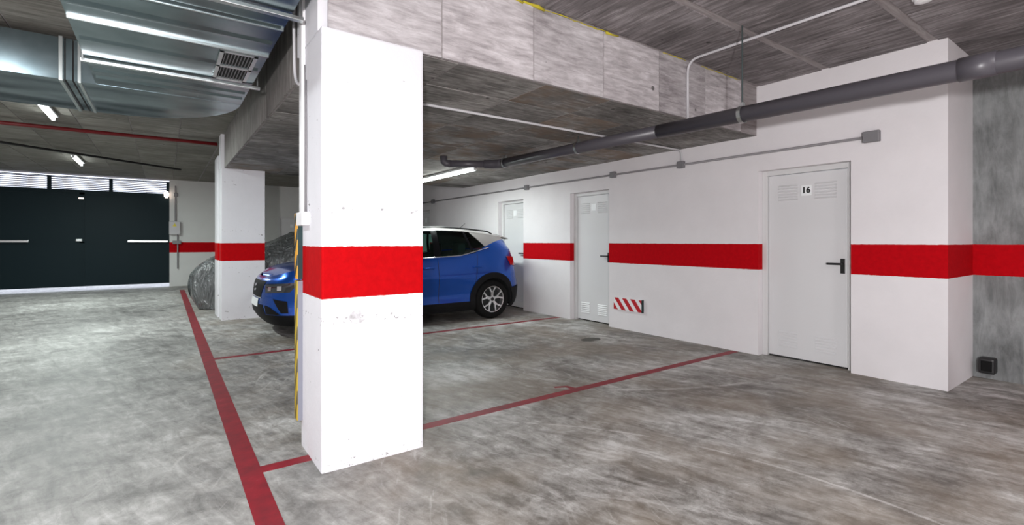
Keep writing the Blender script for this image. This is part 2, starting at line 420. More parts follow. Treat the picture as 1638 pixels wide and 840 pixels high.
# lower slab (deep beam zone) with its own formwork panels
low = MB().box(0.80, WX + 0.1, 2.83, 9.40, LOW + 0.006, CEIL + 0.02).box(0.80, 5.06, 2.80, 2.84, LOW + 0.004, CEIL + 0.01).build('ceiling_low', M_joint)
tag(low, 'dropped concrete slab with rough stained underside over the blue car', 'ceiling', kind='structure')
bx = [0.74, 1.452, 2.20, 2.93, 3.645, 4.37, 5.03]
ys = [2.83 + 0.505 * i for i in range(14)]; ys[-1] = 9.40
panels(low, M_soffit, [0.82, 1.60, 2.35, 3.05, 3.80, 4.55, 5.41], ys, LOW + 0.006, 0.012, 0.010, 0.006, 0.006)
random.seed(3)
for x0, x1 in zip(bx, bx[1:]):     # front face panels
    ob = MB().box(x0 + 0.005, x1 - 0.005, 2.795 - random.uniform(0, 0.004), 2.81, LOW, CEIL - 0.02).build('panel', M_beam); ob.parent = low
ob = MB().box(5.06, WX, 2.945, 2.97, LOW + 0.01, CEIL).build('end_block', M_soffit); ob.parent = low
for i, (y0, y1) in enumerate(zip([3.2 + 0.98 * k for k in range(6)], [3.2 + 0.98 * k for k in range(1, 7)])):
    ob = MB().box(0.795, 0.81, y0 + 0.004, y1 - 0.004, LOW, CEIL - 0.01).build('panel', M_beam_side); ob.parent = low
# yellow joint foam along the top front edge, in patches
fm = [(1.75, 2.10, 0.008), (2.10, 2.30, 0.013), (2.30, 2.95, 0.004), (2.95, 3.10, 0.013), (3.70, 4.05, 0.004), (4.3, 5.0, 0.004)]
for x0, x1, r in fm:
    pts = []; n = int((x1 - x0) / 0.05)
    for k in range(n + 1):
        pts.append((x0 + (x1 - x0) * k / n, 2.79 + random.uniform(-0.004, 0.003), CEIL - 0.018 + random.uniform(-0.006, 0.006)))
    ob = MB().tube(pts, [r * random.uniform(0.5, 1.3) for _ in pts], 6).build('joint_foam', M_foam, low, True)

# right wall with the store-room doors
mb = MB(); edges = [1.19] + [e for d in DOORS for e in d] + [16.8]
for a, bb in zip(edges[0::2], edges[1::2]): mb.box(WX, 6.30 if a < 1.5 else WX + 0.30, a, bb, -0.05, CEIL + 0.02)
for a, bb in DOORS: mb.box(WX, WX + 0.30, a, bb, DTOP, CEIL + 0.02)
o = mb.build('wall_right', M_wall); tag(o, 'white plaster store-room wall with red painted band and return corner', 'wall', kind='structure')
o = MB().box(6.24, 6.5, -7, 1.19, -0.05, CEIL + 0.02).build('wall_right_rough', M_rough); tag(o, 'unplastered grey concrete wall with red band at the right edge', 'wall', kind='structure')
FY = 16.78
mb = MB().box(0.13, 2.93, FY, FY + 0.2, -0.05, CEIL + 0.02).box(3.75, 6.0, FY, FY + 0.2, -0.05, CEIL + 0.02).box(2.93, 3.75, FY, FY + 0.2, 2.06, CEIL + 0.02)
mb.box(-7, -3.60, FY, FY + 0.2, -0.05, CEIL + 0.02)
o = mb.build('wall_back', M_farwall); tag(o, 'far white wall with red band beside the garage gate', 'wall', kind='structure')
o = MB().box(-6.2, -6.0, -7, 17, -0.05, CEIL + 0.02).build('wall_left', M_wall); tag(o, 'white wall on the left side of the garage', 'wall', kind='structure')
o = MB().box(-7, 6.5, -6.2, -6.0, -0.05, CEIL + 0.02).build('wall_front', M_wall); tag(o, 'white wall closing the garage behind the viewpoint', 'wall', kind='structure')

# store-room doors
def text_mesh(txt, size, bold=0.0):
    cu = bpy.data.curves.new('txt', 'FONT'); cu.body = txt; cu.size = size; cu.align_x = 'CENTER'; cu.align_y = 'CENTER'; cu.offset = bold; cu.extrude = 0.0015; cu.resolution_u = 4
    ob = bpy.data.objects.new('txt', cu); COL.objects.link(ob)
    dg = bpy.context.evaluated_depsgraph_get(); me = bpy.data.meshes.new_from_object(ob.evaluated_get(dg))
    bpy.data.objects.remove(ob); return me
def store_door(idx, y0, y1, label, plate, vents=True, number=None):
    root = empty('door_%d' % idx, (WX, (y0 + y1) / 2, 0))
    tag(root, label, 'door', kind='structure')
    xr = WX + 0.115; fw = 0.055
    p = lambda mb, n, m, par=None, **k: (under(mb.build(n, m, None, **k), root) if par is None else mb.build(n, m, par, **k))
    f = MB().box(xr - 0.03, xr + 0.06, y0, y0 + fw, 0, DTOP, 0.006).box(xr - 0.03, xr + 0.06, y1 - fw, y1, 0, DTOP, 0.006).box(xr - 0.03, xr + 0.06, y0 + fw - 0.004, y1 - fw + 0.004, DTOP - fw, DTOP, 0.006)
    p(f, 'frame', M_frame)
    p(MB().box(xr + 0.02, xr + 0.03, y0 + 0.02, y1 - 0.02, 0.0, 0.04), 'threshold_gap', M_gap)
    leaf = p(MB().box(xr, xr + 0.045, y0 + fw + 0.004, y1 - fw - 0.004, 0.018, DTOP - fw - 0.004, 0.004), 'leaf', M_door)
    yc = (y0 + y1) / 2
    if vents:
        for (zc, wdt) in ((1.80, 0.20), (0.20, 0.19)):
            for s in (-1, 1):
                mb = MB(); yy = yc + s * 0.185
                for k in range(6):
                    z = zc - 0.075 + k * 0.03
                    mb.poly_prism([(xr + 0.001, yy - wdt / 2, z), (xr - 0.011, yy - wdt / 2, z + 0.003), (xr + 0.001, yy - wdt / 2, z + 0.021)], (0, wdt, 0))
                v = p(mb, 'louvre_vent', M_door); v.parent = leaf; v.matrix_parent_inverse = Matrix.Identity(4); v['kind'] = 'stuff'
    h = p(MB().box(xr - 0.010, xr + 0.002, y0 + fw + 0.035, y0 + fw + 0.075, 0.955, 1.105, 0.004), 'handle_plate', M_black)
    lv = MB().tube([(xr, y0 + fw + 0.055, 1.05), (xr - 0.045, y0 + fw + 0.055, 1.05)], 0.011, 10)
    lv.box(xr - 0.056, xr - 0.038, y0 + fw + 0.045, y0 + fw + 0.185, 1.040, 1.062, 0.005)
    lo_ = p(lv, 'lever', M_black); lo_.parent = h; lo_.matrix_parent_inverse = Matrix.Identity(4)
    if plate:
        pl_ = p(MB().box(xr - 0.006, xr + 0.001, yc - 0.05, yc + 0.05, 1.765, 1.875, 0.002), 'number_plate', M_plate)
        if number:
            me = text_mesh(number, 0.085, 0.0028)
            me.transform(Matrix(((0, 0, -1, xr - 0.0065), (-1, 0, 0, yc), (0, 1, 0, 1.82), (0, 0, 0, 1))))
            link_mesh('number', me, M_ink, pl_)
store_door(1, *DOORS[0], 'white metal store-room door numbered 16 with louvre vents', True, number='16')
store_door(2, *DOORS[1], 'white store-room door beside the small red striped board', True)
store_door(3, *DOORS[2], 'white store-room door partly behind the tail of the blue car', True)
store_door(4, *DOORS[3], 'farthest store-room door above the blue car roof', True)
root = empty('door_5', (3.34, FY, 0)); tag(root, 'pale door in the far wall seen above the wrapped car', 'door', kind='structure')
under(MB().box(2.93, 2.99, FY - 0.01, FY + 0.1, 0, 2.06).box(3.69, 3.75, FY - 0.01, FY + 0.1, 0, 2.06).box(2.99, 3.69, FY - 0.01, FY + 0.1, 2.0, 2.06).build('frame', M_frame), root)
under(MB().box(2.99, 3.69, FY + 0.04, FY + 0.085, 0.0, 2.0).build('leaf', M_door), root)
under(MB().box(3.30, 3.40, FY + 0.032, FY + 0.041, 1.72, 1.82).build('number_plate', M_plate), root)

# columns
def column(label, x0, x1, y0, y1, ztop, extra=None):
    mb = MB().box(x0, x1, y0, y1, -0.02, ztop, 0.012, 2)
    if extra: extra(mb)
    o = mb.build('column', M_column); return tag(o, label, 'column', kind='structure')
def col1_extra(mb): mb.box(0.704, 0.80, 2.86, 3.37, LOW + 0.01, CEIL - 0.005)
column('large white column in front with a bright red band', 0.704, 1.312, 2.775, 3.262, LOW + 0.008, col1_extra)
def col2_extra(mb):
    mb.box(0.745, 0.81, 9.09, 9.38, LOW, CEIL - 0.005); mb.box(0.735, 1.30, 9.50, 10.05, -0.02, 2.72, 0.01)
column('farther white column with red band beside the blue car nose', 0.752, 1.388, 9.08, 9.52, LOW + 0.008, col2_extra)

# ------------------------------------------------------------------ garage gate
root = empty('garage_gate', (-1.73, FY, 0)); tag(root, 'dark blue-green double-leaf garage gate with louvred top', 'gate')
g = lambda mb, n, m, **k: under(mb.build(n, m, None, **k), root)
GY = FY + 0.05
for a, bb in ((-3.62, -1.729), (-1.731, 0.16)):
    leaf = g(MB().box(a, bb, GY, GY + 0.05, 0.10, 2.56, 0.004), 'leaf', M_gate)
    k = g(MB().box(a, bb, GY - 0.012, GY, 1.235, 1.265).box(a, a + 0.05, GY - 0.012, GY, 0.10, 2.56).box(bb - 0.05, bb, GY - 0.012, GY, 0.10, 2.56).box(a, bb, GY - 0.012, GY, 2.50, 2.56), 'leaf_stile', M_gate); k.parent = leaf; k.matrix_parent_inverse = Matrix.Identity(4)
g(MB().box(-3.6, 0.13, GY - 0.03, GY + 0.06, 2.555, 2.62), 'transom', M_gate)
for a, bb in ((-3.58, -2.37), (-2.37, -1.16), (-1.16, 0.11)):
    g(MB().box(a - 0.03, a + 0.05, GY - 0.01, GY + 0.05, 2.6, 2.95), 'louvre_post', M_gate)
    mb = MB()
    for k in range(7):
        z = 2.632 + k * 0.047
        mb.box(a + 0.04, bb + 0.0, GY + 0.01, GY + 0.035, z, z + 0.025)
    g(mb, 'louvre_panel', M_slat)['kind'] = 'stuff'
g(MB().box(0.06, 0.16, GY - 0.02, GY + 0.06, 2.55, 2.96), 'louvre_post', M_gate)
g(MB().box(-3.62, 0.16, GY - 0.01, GY + 0.05, 2.945, 2.962), 'head_rail', M_gate)
for a, bb in ((-3.45, -2.72), (-0.80, 0.10)):
    g(MB().box(a, bb, GY - 0.10, GY - 0.05, 1.25, 1.31, 0.01).box(a, a + 0.08, GY - 0.06, GY, 1.26, 1.30).box(bb - 0.08, bb, GY - 0.06, GY, 1.26, 1.30), 'operator_arm', M_steel)
g(MB().box(-1.86, -1.72, GY - 0.05, GY, 1.27, 1.34, 0.02), 'latch', M_steel)
g(MB().box(-1.80, -1.70, GY - 0.025, GY, 2.385, 2.42, 0.012), 'bright_spot', M_beacon)  # small glowing block where the two leaves meet
o = MB().lathe([(0.02, 0), (0.055, 0.01), (0.06, 0.10), (0.045, 0.15), (0.01, 0.165)], (0.06, FY - 0.07, 2.52), 'z', 16).box(0.03, 0.09, FY - 0.07, FY + 0.03, 2.50, 2.525).build('warning_beacon', M_beacon, None, True)
tag(o, 'small glowing beacon at the top right corner of the gate', 'beacon')
CY = FY - 0.006
root = empty('control_box', (0.24, CY, 1.47)); tag(root, 'grey electrical control box with yellow sticker beside the gate', 'electrical box')
under(MB().box(0.12, 0.38, CY - 0.12, CY, 1.47, 1.84, 0.015).build('case', M_conduit_l), root)
under(MB().poly_prism([(0.20, CY - 0.125, 1.70), (0.30, CY - 0.125, 1.70), (0.25, CY - 0.125, 1.79)], (0, 0.004, 0)).build('sticker', M_yellow), root)
under(MB().tube([(0.27, CY - 0.03, 1.84), (0.27, CY - 0.03, 2.85)], 0.022, 8).tube([(0.32, CY - 0.03, 1.47), (0.32, CY - 0.03, 0.50)], 0.018, 8).build('conduit', M_conduit), root)
under(MB().box(0.20, 0.40, CY - 0.08, CY, 1.20, 1.30, 0.015).build('junction', M_conduit), root)
under(MB().box(0.23, 0.32, CY - 0.07, CY, 2.55, 2.65, 0.01).build('coupler', M_conduit), root)

# ------------------------------------------------------------------ floor lines
def line(x0, x1, y0, y1, label):
    o = MB().box(x0, x1, y0, y1, -0.001, 0.0018).build('parking_line', M_line); tag(o, label, 'floor marking')
line(0.335, 0.445, -3.0, 15.4, 'long red line running from the camera past both columns')
line(0.445, 0.704, 2.985, 3.07, 'short red stub joining the long line to the front column')
line(1.30, 5.40, 3.03, 3.115, 'red bay line from the front column to the store-room wall')
line(0.445, 5.40, 6.13, 6.21, 'red bay line alongside the blue car')
o = MB().poly_prism([(2.86, 3.115, 0.001), (2.92, 3.115, 0.001), (2.90, 3.20, 0.001), (2.78, 3.25, 0.001), (2.77, 3.215, 0.001), (2.86, 3.18, 0.001)], (0, 0, 0.0008)).build('paint_drip', M_line)
tag(o, 'small stray red paint tick beside the bay line', 'floor marking')

# ------------------------------------------------------------------ ventilation duct
DB, DT_ = 2.61, 2.95
root = empty('ventilation_duct', (0.07, 3.0, DB)); tag(root, 'large galvanised sheet-metal ventilation duct turning left under the ceiling', 'duct')
d = lambda mb, n, m=M_duct, **k: under(mb.build(n, m, None, **k), root)
XL, XR, Y0, Y1 = -0.465, 0.61, 5.38, 6.54
d(MB().box(XL, XR, -4.0, 3.84, DB, DT_), 'duct_section')
d(MB().box(XL, XR, 3.843, Y0, DB, DT_), 'duct_section')
pts = [(XL, Y0)] + [(XL + (XR - XL) * math.cos(a), Y0 + (Y1 - Y0) * math.sin(a)) for a in [math.pi / 2 * k / 24 for k in range(25)]]
d(MB().poly_prism([(x, y, DB - 0.001) for x, y in pts], (0, 0, DT_ - DB)), 'elbow')
d(MB().box(-0.605, XL, Y0 + 0.002, Y1 - 0.002, DB - 0.002, DT_), 'branch_section')
d(MB().box(-2.1, -0.665, Y0, Y1, DB, DT_), 'branch_section'); d(MB().box(-5.9, -2.105, Y0, Y1, DB, DT_), 'branch_section')
for xf, wdt in ((-0.570, 0.022), (-0.685, 0.026), (-2.1, 0.03)):
    d(MB().box(xf - wdt / 2, xf + wdt / 2, Y0 - 0.012, Y1 + 0.012, DB - 0.012, DT_ + 0.01, 0.002), 'flange', M_steel)
d(MB().box(-0.655, -0.615, Y0 + 0.001, Y1 - 0.001, DB, DT_), 'branch_section')
for xg in (-0.66, -0.61): d(MB().box(xg - 0.006, xg + 0.006, Y0 + 0.01, Y1 - 0.01, DB - 0.003, DT_ - 0.01), 'joint_gasket', M_gap)
for yb in (2.45, 2.80, 3.32, 3.60, 4.22, 4.95, 5.15):   # pressed cross ribs
    d(MB().poly_prism([(XL + 0.02, yb - 0.05, DB), (XL + 0.02, yb - 0.012, DB - 0.012), (XL + 0.02, yb + 0.012, DB - 0.012), (XL + 0.02, yb + 0.05, DB)], (XR - XL - 0.04, 0, 0)), 'rib')
d(MB().box(XL, XR, 3.835, 3.85, DB - 0.016, DB + 0.002), 'joint_flange', M_steel)
d(MB().box(XL, XR, 3.30, 3.312, DB - 0.016, DB + 0.002), 'joint_flange', M_steel)
for yr in (3.05, 4.64):
    d(MB().box(XL - 0.02, XR + 0.06, yr - 0.02, yr + 0.02, DB - 0.035, DB - 0.012, 0.003).box(XR + 0.035, XR + 0.045, yr - 0.005, yr + 0.005, DB - 0.03, CEIL).box(XL - 0.016, XL - 0.006, yr - 0.005, yr + 0.005, DB - 0.03, CEIL), 'hanger_rail', M_steel)
gx0, gx1, gy0, gy1 = 0.315, 0.550, 3.87, 4.56
gm = MB()
gm.box(gx0, gx1, gy0, gy0 + 0.03, DB - 0.02, DB - 0.001).box(gx0, gx1, gy1 - 0.03, gy1, DB - 0.02, DB - 0.001).box(gx0, gx0 + 0.025, gy0, gy1, DB - 0.02, DB - 0.001).box(gx1 - 0.025, gx1, gy0, gy1, DB - 0.02, DB - 0.001).box(gx0, gx1, 4.20, 4.23, DB - 0.02, DB - 0.001)
gf = d(gm, 'grille_frame', M_steel)
d(MB().box(gx0 + 0.02, gx1 - 0.02, gy0 + 0.02, gy1 - 0.02, DB - 0.006, DB + 0.002), 'grille_back', M_gap)
for k in range(9):
    xx = gx0 + 0.035 + k * 0.0205
    sl = d(MB().box(xx, xx + 0.004, gy0 + 0.03, gy1 - 0.03, DB - 0.017, DB - 0.005), 'slat', M_box); sl.parent = gf; sl.matrix_parent_inverse = Matrix.Identity(4)

# ------------------------------------------------------------------ pipes and conduits
root = empty('drain_pipe', (3.78, 3.0, 2.30)); tag(root, 'thick dark grey drain pipe slung below the ceiling', 'pipe')
pp = lambda mb, n, m=M_pvc, **k: under(mb.build(n, m, None, **k), root)
pz = lambda y: 2.275 + (y - 0.5) * 0.0155
pp(MB().tube([(3.78, -1.5, pz(-1.5)), (3.78, 2.9, pz(2.9))], 0.063, 24), 'pipe_length', smooth=True)
pp(MB().tube([(3.78, 2.85, pz(2.85)), (3.78, 5.52, pz(5.52))], 0.060, 24), 'pipe_length', smooth=True)
pp(MB().tube([(3.78, 0.62, pz(0.62)), (3.78, 0.78, pz(0.78))], 0.069, 24), 'socket', smooth=True)
zb = pz(5.5)
pp(MB().tube([(3.78, 5.48, zb), (3.77, 5.56, zb), (3.72, 5.64, zb), (3.62, 5.71, zb)], 0.062, 16), 'elbow', smooth=True)
pp(MB().tube([(3.63, 5.70, zb), (3.22, 5.99, zb + 0.006)], 0.05, 16), 'pipe_length', smooth=True)
pp(MB().tube([(3.24, 5.975, zb + 0.005), (3.19, 6.01, zb + 0.01), (3.165, 6.03, zb + 0.035), (3.16, 6.035, LOW + 0.01)], 0.052, 16), 'elbow', smooth=True)
for y_, top in ((2.09, CEIL), (3.99, LOW), (5.42, LOW)):
    z_ = pz(y_)
    pp(MB().lathe([(0.066, -0.016), (0.070, -0.016), (0.070, 0.016), (0.066, 0.016)], (3.78, y_, z_), 'y', 24, True).box(3.765, 3.795, y_ - 0.014, y_ + 0.014, z_ + 0.066, z_ + 0.095), 'clamp', M_steel)
    pp(MB().tube([(3.78, y_, z_ + 0.07), (3.78, y_, top)], 0.006, 8), 'hanger_rod', M_rod)

def conduit(name, pts, r, m, label, cat='conduit', n=10):
    o = MB().tube(pts, r, n).build(name, m, None, True); return tag(o, label, cat)
def bend(a, b_, c_, rad=0.08, n=5):
    a, b_, c_ = Vector(a), Vector(b_), Vector(c_); p = b_ + (a - b_).normalized() * rad; q = b_ + (c_ - b_).normalized() * rad
    return [((1 - u) ** 2) * p + 2 * u * (1 - u) * b_ + u * u * q for u in [k / n for k in range(n + 1)]]
a, b_, c_ = (4.05, 2.775, LOW - 0.02), (4.05, 2.775, CEIL - 0.02), (4.05, -1.5, CEIL - 0.02)
conduit('ceiling_conduit', [a] + bend(a, b_, c_, 0.12) + [c_], 0.012, M_conduit_l, 'pale conduit climbing the beam face and crossing the front ceiling')
a, b_, c_ = (1.32, 3.79, LOW - 0.013), (5.395, 3.79, LOW - 0.013), (5.395, 3.79, 2.30)
conduit('soffit_conduit', [a] + bend(a, b_, c_, 0.06) + [(5.395, 3.93, 2.27)] if False else [a] + bend(a, b_, c_, 0.06) + [c_], 0.012, M_conduit_l, 'thin pale conduit crossing the underside of the dropped slab')
CZ = 2.262
conduit('wall_conduit', [(WX - 0.018, 1.80, CZ), (WX - 0.018, 12.6, CZ)], 0.014, M_conduit, 'grey conduit running along the wall above the store-room doors')
def jbox(y, sx, sz, label, m=M_box):
    root = empty('junction_box', (WX, y, CZ)); tag(root, label, 'junction box', 'junction boxes on the wall conduit')
    under(MB().box(WX - 0.055, WX, y - sx / 2, y + sx / 2, CZ - sz / 2, CZ + sz / 2, 0.010).build('case', m), root)
    under(MB().box(WX - 0.062, WX - 0.053, y - sx / 2 + 0.005, y + sx / 2 - 0.005, CZ - sz / 2 + 0.005, CZ + sz / 2 - 0.005, 0.004).build('lid', m), root)
jbox(1.73, 0.135, 0.105, 'grey junction box at the near end of the wall conduit')
jbox(3.79, 0.09, 0.09, 'grey junction box where the slab conduit drops to the wall')
jbox(4.95, 0.09, 0.09, 'small grey junction box above the striped board')
jbox(7.05, 0.09, 0.09, 'small grey junction box right of the door behind the car')
jbox(10.85, 0.10, 0.10, 'farthest grey junction box above the blue car roof')
conduit('sprinkler_pipe', [(-5.9, 9.62, 2.93), (0.74, 9.62, 2.93)], 0.028, M_redpipe, 'dark red fire pipe crossing under the left ceiling', 'pipe', 12)
conduit('black_cable', smooth_curve([(-3.4, 10.6, 2.955), (-2.2, 11.6, 2.94), (-1.0, 12.6, 2.945), (0.32, 13.7, 2.95)], 6), 0.022, M_black, 'black cable running diagonally below the left ceiling', 'cable', 8)

# ------------------------------------------------------------------ lamps
def batten(x, y0, y1, z, label, power):
    root = empty('tube_lamp', (x, (y0 + y1) / 2, z)); tag(root, label, 'lamp', 'ceiling tube lamps')
    under(MB().box(x - 0.05, x + 0.05, y0, y1, z - 0.035, z, 0.008).build('housing', M_lamp), root)
    for ya in (y0, y1 - 0.04): under(MB().box(x - 0.02, x + 0.02, ya, ya + 0.04, z - 0.085, z - 0.03, 0.004).build('lamp_holder', M_lamp), root)
    tb = under(MB().tube([(x, y0 + 0.035, z - 0.07), (x, y1 - 0.035, z - 0.07)], 0.018, 10).build('tube', M_tube, None, True), root)
    l = light('tube_light', 'AREA', (x, (y0 + y1) / 2, z - 0.093), power, (0.90, 1.0, 0.97), 0.04, y1 - y0 - 0.1)
    l.parent = root; l.matrix_parent_inverse = Matrix.Translation(-Vector(root.location))
batten(-1.22, 7.80, 9.02, CEIL - 0.015, 'lit tube lamp on the ceiling just beyond the duct', 90)
batten(-1.45, 12.8, 14.05, CEIL - 0.015, 'lit tube lamp on the ceiling in front of the gate', 100)
batten(3.91, 6.40, 8.45, LOW - 0.002, 'lit tube lamp under the dropped slab behind the drain pipe', 60)

root = empty('smoke_detector', (4.36, 1.09, CEIL)); tag(root, 'round cream detector on the front ceiling at the top edge', 'detector')
under(MB().lathe([(0.065, -0.008), (0.065, -0.02)], (4.36, 1.09, CEIL), 'z', 24).build('base', M_white), root)
under(MB().lathe([(0.058, -0.019), (0.050, -0.045), (0.02, -0.055)], (4.36, 1.09, CEIL), 'z', 24).build('cover', M_white), root)
# ------------------------------------------------------------------ things on walls and columns
root = empty('striped_board', (WX, 4.68, 0.37)); tag(root, 'small red and white diagonally striped bumper board low on the wall', 'bumper board')
bw0, bw1, bz0, bz1 = 4.43, 4.94, 0.285, 0.455
under(MB().box(WX - 0.025, WX, bw0 - 0.006, bw1, bz0, bz1).build('board', M_white), root)
under(MB().box(WX - 0.032, WX, bw0 - 0.02, bw0 - 0.006, bz0 - 0.005, bz1 + 0.005).build('end_cap', M_foamdark), root)
def clip_poly(pts, lo, hi):
    def side(pts, f, val, keepless):
        out = []
        for i in range(len(pts)):
            p, q = pts[i], pts[(i + 1) % len(pts)]; ip = (p[0] <= val) == keepless or p[0] == val; iq = (q[0] <= val) == keepless or q[0] == val
            if ip: out.append(p)
            if ip != iq:
                u = (val - p[0]) / (q[0] - p[0]); out.append((val, p[1] + u * (q[1] - p[1])))
        return out
    return side(side(pts, 0, hi, True), 0, lo, False)
for k in range(-2, 6):
    y = bw1 - 0.01 - k * 0.15
    pl = clip_poly([(y, bz1), (y - 0.078, bz1), (y - 0.078 - 0.14, bz0), (y - 0.14, bz0)], bw0, bw1)
    if len(pl) >= 3: under(MB().poly_prism([(WX - 0.0275, p[0], p[1]) for p in pl], (0.003, 0, 0)).build('stripe', M_red), root)

root = empty('wall_socket', (6.24, 1.08, 0.06)); tag(root, 'black rounded box low on the rough concrete wall', 'wall box')
under(MB().box(6.13, 6.245, 1.02, 1.135, 0.06, 0.205, 0.022, 3).build('case', M_black), root)
under(MB().box(6.122, 6.135, 1.04, 1.115, 0.085, 0.18, 0.006).build('cover', M_rubber), root)

def guard(z0, z1, m_face, m_side, label):
    root = empty('corner_guard', (0.69, 3.26, z0)); tag(root, label, 'corner guard')
    under(MB().box(0.672, 0.704, 3.222, 3.300, z0, z1, 0.003).box(0.690, 0.78, 3.262, 3.300, z0, z1).build('striped_strip', m_face), root)
    under(MB().box(0.676, 0.704, 3.217, 3.2225, z0, z1).build('edge_strip', m_side), root)
guard(1.045, 1.455, M_hazard_top, M_foamdark, 'upper orange and black striped foam guard on the front column corner')
guard(0.165, 1.035, M_hazard_low, M_film, 'lower yellow striped guard with grey edge on the front column corner')

# wiring on the left side of the front column
root = empty('column_switch_box', (0.70, 3.08, 1.38)); tag(root, 'white switch box on the left side of the front column', 'switch box')
under(MB().box(0.662, 0.704, 3.05, 3.20, 1.375, 1.455, 0.005).build('case', M_white), root)
o = MB().box(0.682, 0.704, 3.150, 3.215, 1.455, CEIL - 0.03, 0.004).build('cable_trunking', M_white); tag(o, 'white cable trunking running up the side of the front column', 'trunking')
for k, (dy, lab) in enumerate(((3.135, 'thin wire beside the trunking on the front column'), (3.10, 'thinner second wire running down the front column'))):
    pts = [(0.698, dy + 0.004 * math.sin(i * 0.9 + k), 1.455 + i * 0.1) for i in range(9 if k else 10)]
    o = conduit('wire', pts, 0.004, M_conduit, lab, 'wire', 6)
conduit('cable_loop', smooth_curve([(0.74, 3.42, CEIL - 0.02), (0.700, 3.43, 2.85), (0.697, 3.43, 2.55), (0.70, 3.41, 2.36), (0.71, 3.34, 2.29), (0.74, 3.27, 2.28)], 6), 0.010, M_conduit_l, 'drooping grey cable loop behind the top of the front column', 'cable')

# ------------------------------------------------------------------ the blue car
def build_outline():
    half = []
    for k in range(41):
        ph = math.pi / 2 * k / 40; n = 2.7
        half.append((0.62 - 0.62 * math.cos(ph) ** (2 / n), 0.885 * math.sin(ph) ** (2 / n)))
    for k in range(1, 40): half.append((0.62 + (3.50 - 0.62) * k / 40, 0.885))
    for k in range(41):
        ph = math.pi / 2 * k / 40; n = 3.0
        half.append((3.50 + 0.64 * math.sin(ph) ** (2 / n), 0.885 * math.cos(ph) ** (2 / n)))
    L = [0]
    for p, q in zip(half, half[1:]): L.append(L[-1] + math.hypot(q[0] - p[0], q[1] - p[1]))
    return half, L
OUT, OL = build_outline(); OTOT = OL[-1]
def out_at(a):
    s = min(max(abs(a), 0), OTOT)
    lo, hi = 0, len(OL) - 1
    while hi - lo > 1:
        md = (lo + hi) // 2
        if OL[md] <= s: lo = md
        else: hi = md
    u = (s - OL[lo]) / max(1e-9, OL[hi] - OL[lo])
    x = OUT[lo][0] + u * (OUT[hi][0] - OUT[lo][0]); y = OUT[lo][1] + u * (OUT[hi][1] - OUT[lo][1])
    return x, (-y if a >= 0 else y)          # positive a = side facing the camera
def out_n(a):
    e = 0.02; p = out_at(max(a - e, -OTOT)); q = out_at(min(a + e, OTOT))
    tx, ty = q[0] - p[0], q[1] - p[1]; l = math.hypot(tx, ty) or 1
    nx, ny = ty / l, -tx / l
    return nx, ny
OFF_F = [(0.17, 0.12), (0.24, 0.05), (0.32, 0.01), (0.42, 0.0), (0.50, 0.015), (0.60, 0.02), (0.70, 0.035), (0.78, 0.075), (0.84, 0.15), (0.95, 0.25)]
OFF_S = [(0.17, 0.06), (0.24, 0.02), (0.32, 0.012), (0.42, 0.030), (0.52, 0.022), (0.62, 0.010), (0.74, 0.0), (0.80, 0.012), (0.90, 0.028), (1.0, 0.048), (1.1, 0.075), (1.18, 0.095)]
OFF_R = [(0.17, 0.14), (0.30, 0.04), (0.42, 0.0), (0.60, 0.0), (0.68, 0.04), (0.85, 0.065), (1.0, 0.11), (1.18, 0.20)]
ZT = [(0, 0.80), (0.1, 0.84), (0.35, 0.90), (0.7, 0.955), (1.0, 1.0), (2.0, 1.015), (2.8, 1.05), (3.3, 1.12), (3.7, 1.15), (4.14, 1.14)]
def surf(a, z, out=0.0):
    x, y = out_at(a); nx, ny = out_n(a)
    of = interp(z, OFF_F) * nx * nx if nx < 0 else interp(z, OFF_R) * nx * nx
    of += interp(z, OFF_S) * ny * ny
    return Vector((x - nx * (of - out), y - ny * (of - out), z))
def topz(a): return interp(out_at(a)[0], ZT)
def a_of_x(x):
    lo, hi = 0.0, OTOT
    for _ in range(40):
        md = (lo + hi) / 2
        if out_at(md)[0] < x: lo = md
        else: hi = md
    return lo
def belt(x, s): a = a_of_x(x) * s; return surf(a, topz(a))      # s=+1 camera side (negative y)
RAILZ = [(1.6, 1.375), (2.0, 1.43), (2.5, 1.455), (3.0, 1.435), (3.4, 1.40), (3.80, 1.35)]
def rail(x, s): return Vector((x, -s * (0.655 - 0.055 * ((x - 2.3) / 1.4) ** 2), interp(x, RAILZ)))
def gpt(ln, v, s):
    p = belt(ln[0], s).lerp(rail(ln[1], s), v); p.y -= s * 0.022 * math.sin(math.pi * v); return p

WHEELS = (0.834, 3.40); WZ, WR = 0.325, 0.325
car = empty('car', (1.02, 7.56, 0)); tag(car, 'blue compact crossover car with silver roof parked nose toward the aisle', 'car')
def cp(mb, n, m, par=None, smooth=True, **k): return mb.build(n, m, par or car, smooth, **k)
NA = 168
def shell(mb, zrows_fn, skip):
    cols = []
    for i in range(NA + 1):
        a = -OTOT + 2 * OTOT * i / NA
        cols.append([mb.bm.verts.new(surf(a, z)) for z in zrows_fn(a)])
    for i in range(NA):
        a = -OTOT + 2 * OTOT * (i + 0.5) / NA
        for j in range(len(cols[0]) - 1):
            ctr = (cols[i][j].co + cols[i + 1][j + 1].co) / 2
            if skip(ctr): continue
            mb.bm.faces.new((cols[i][j], cols[i + 1][j], cols[i + 1][j + 1], cols[i][j + 1]))
    for v in [v for v in mb.bm.verts if not v.link_faces]: mb.bm.verts.remove(v)
def in_arch(p): return abs(p.y) > 0.6 and any((p.x - wx) ** 2 + (p.z - WZ) ** 2 < 0.39 ** 2 for wx in WHEELS)
mb = MB(); shell(mb, lambda a: [0.32 + (0.78 - 0.32) * k / 10 for k in range(11)] + [0.78 + (topz(a) - 0.78) * u for u in (0.33, 0.66, 1)], in_arch)
body = cp(mb, 'body', M_blue, weld=True)
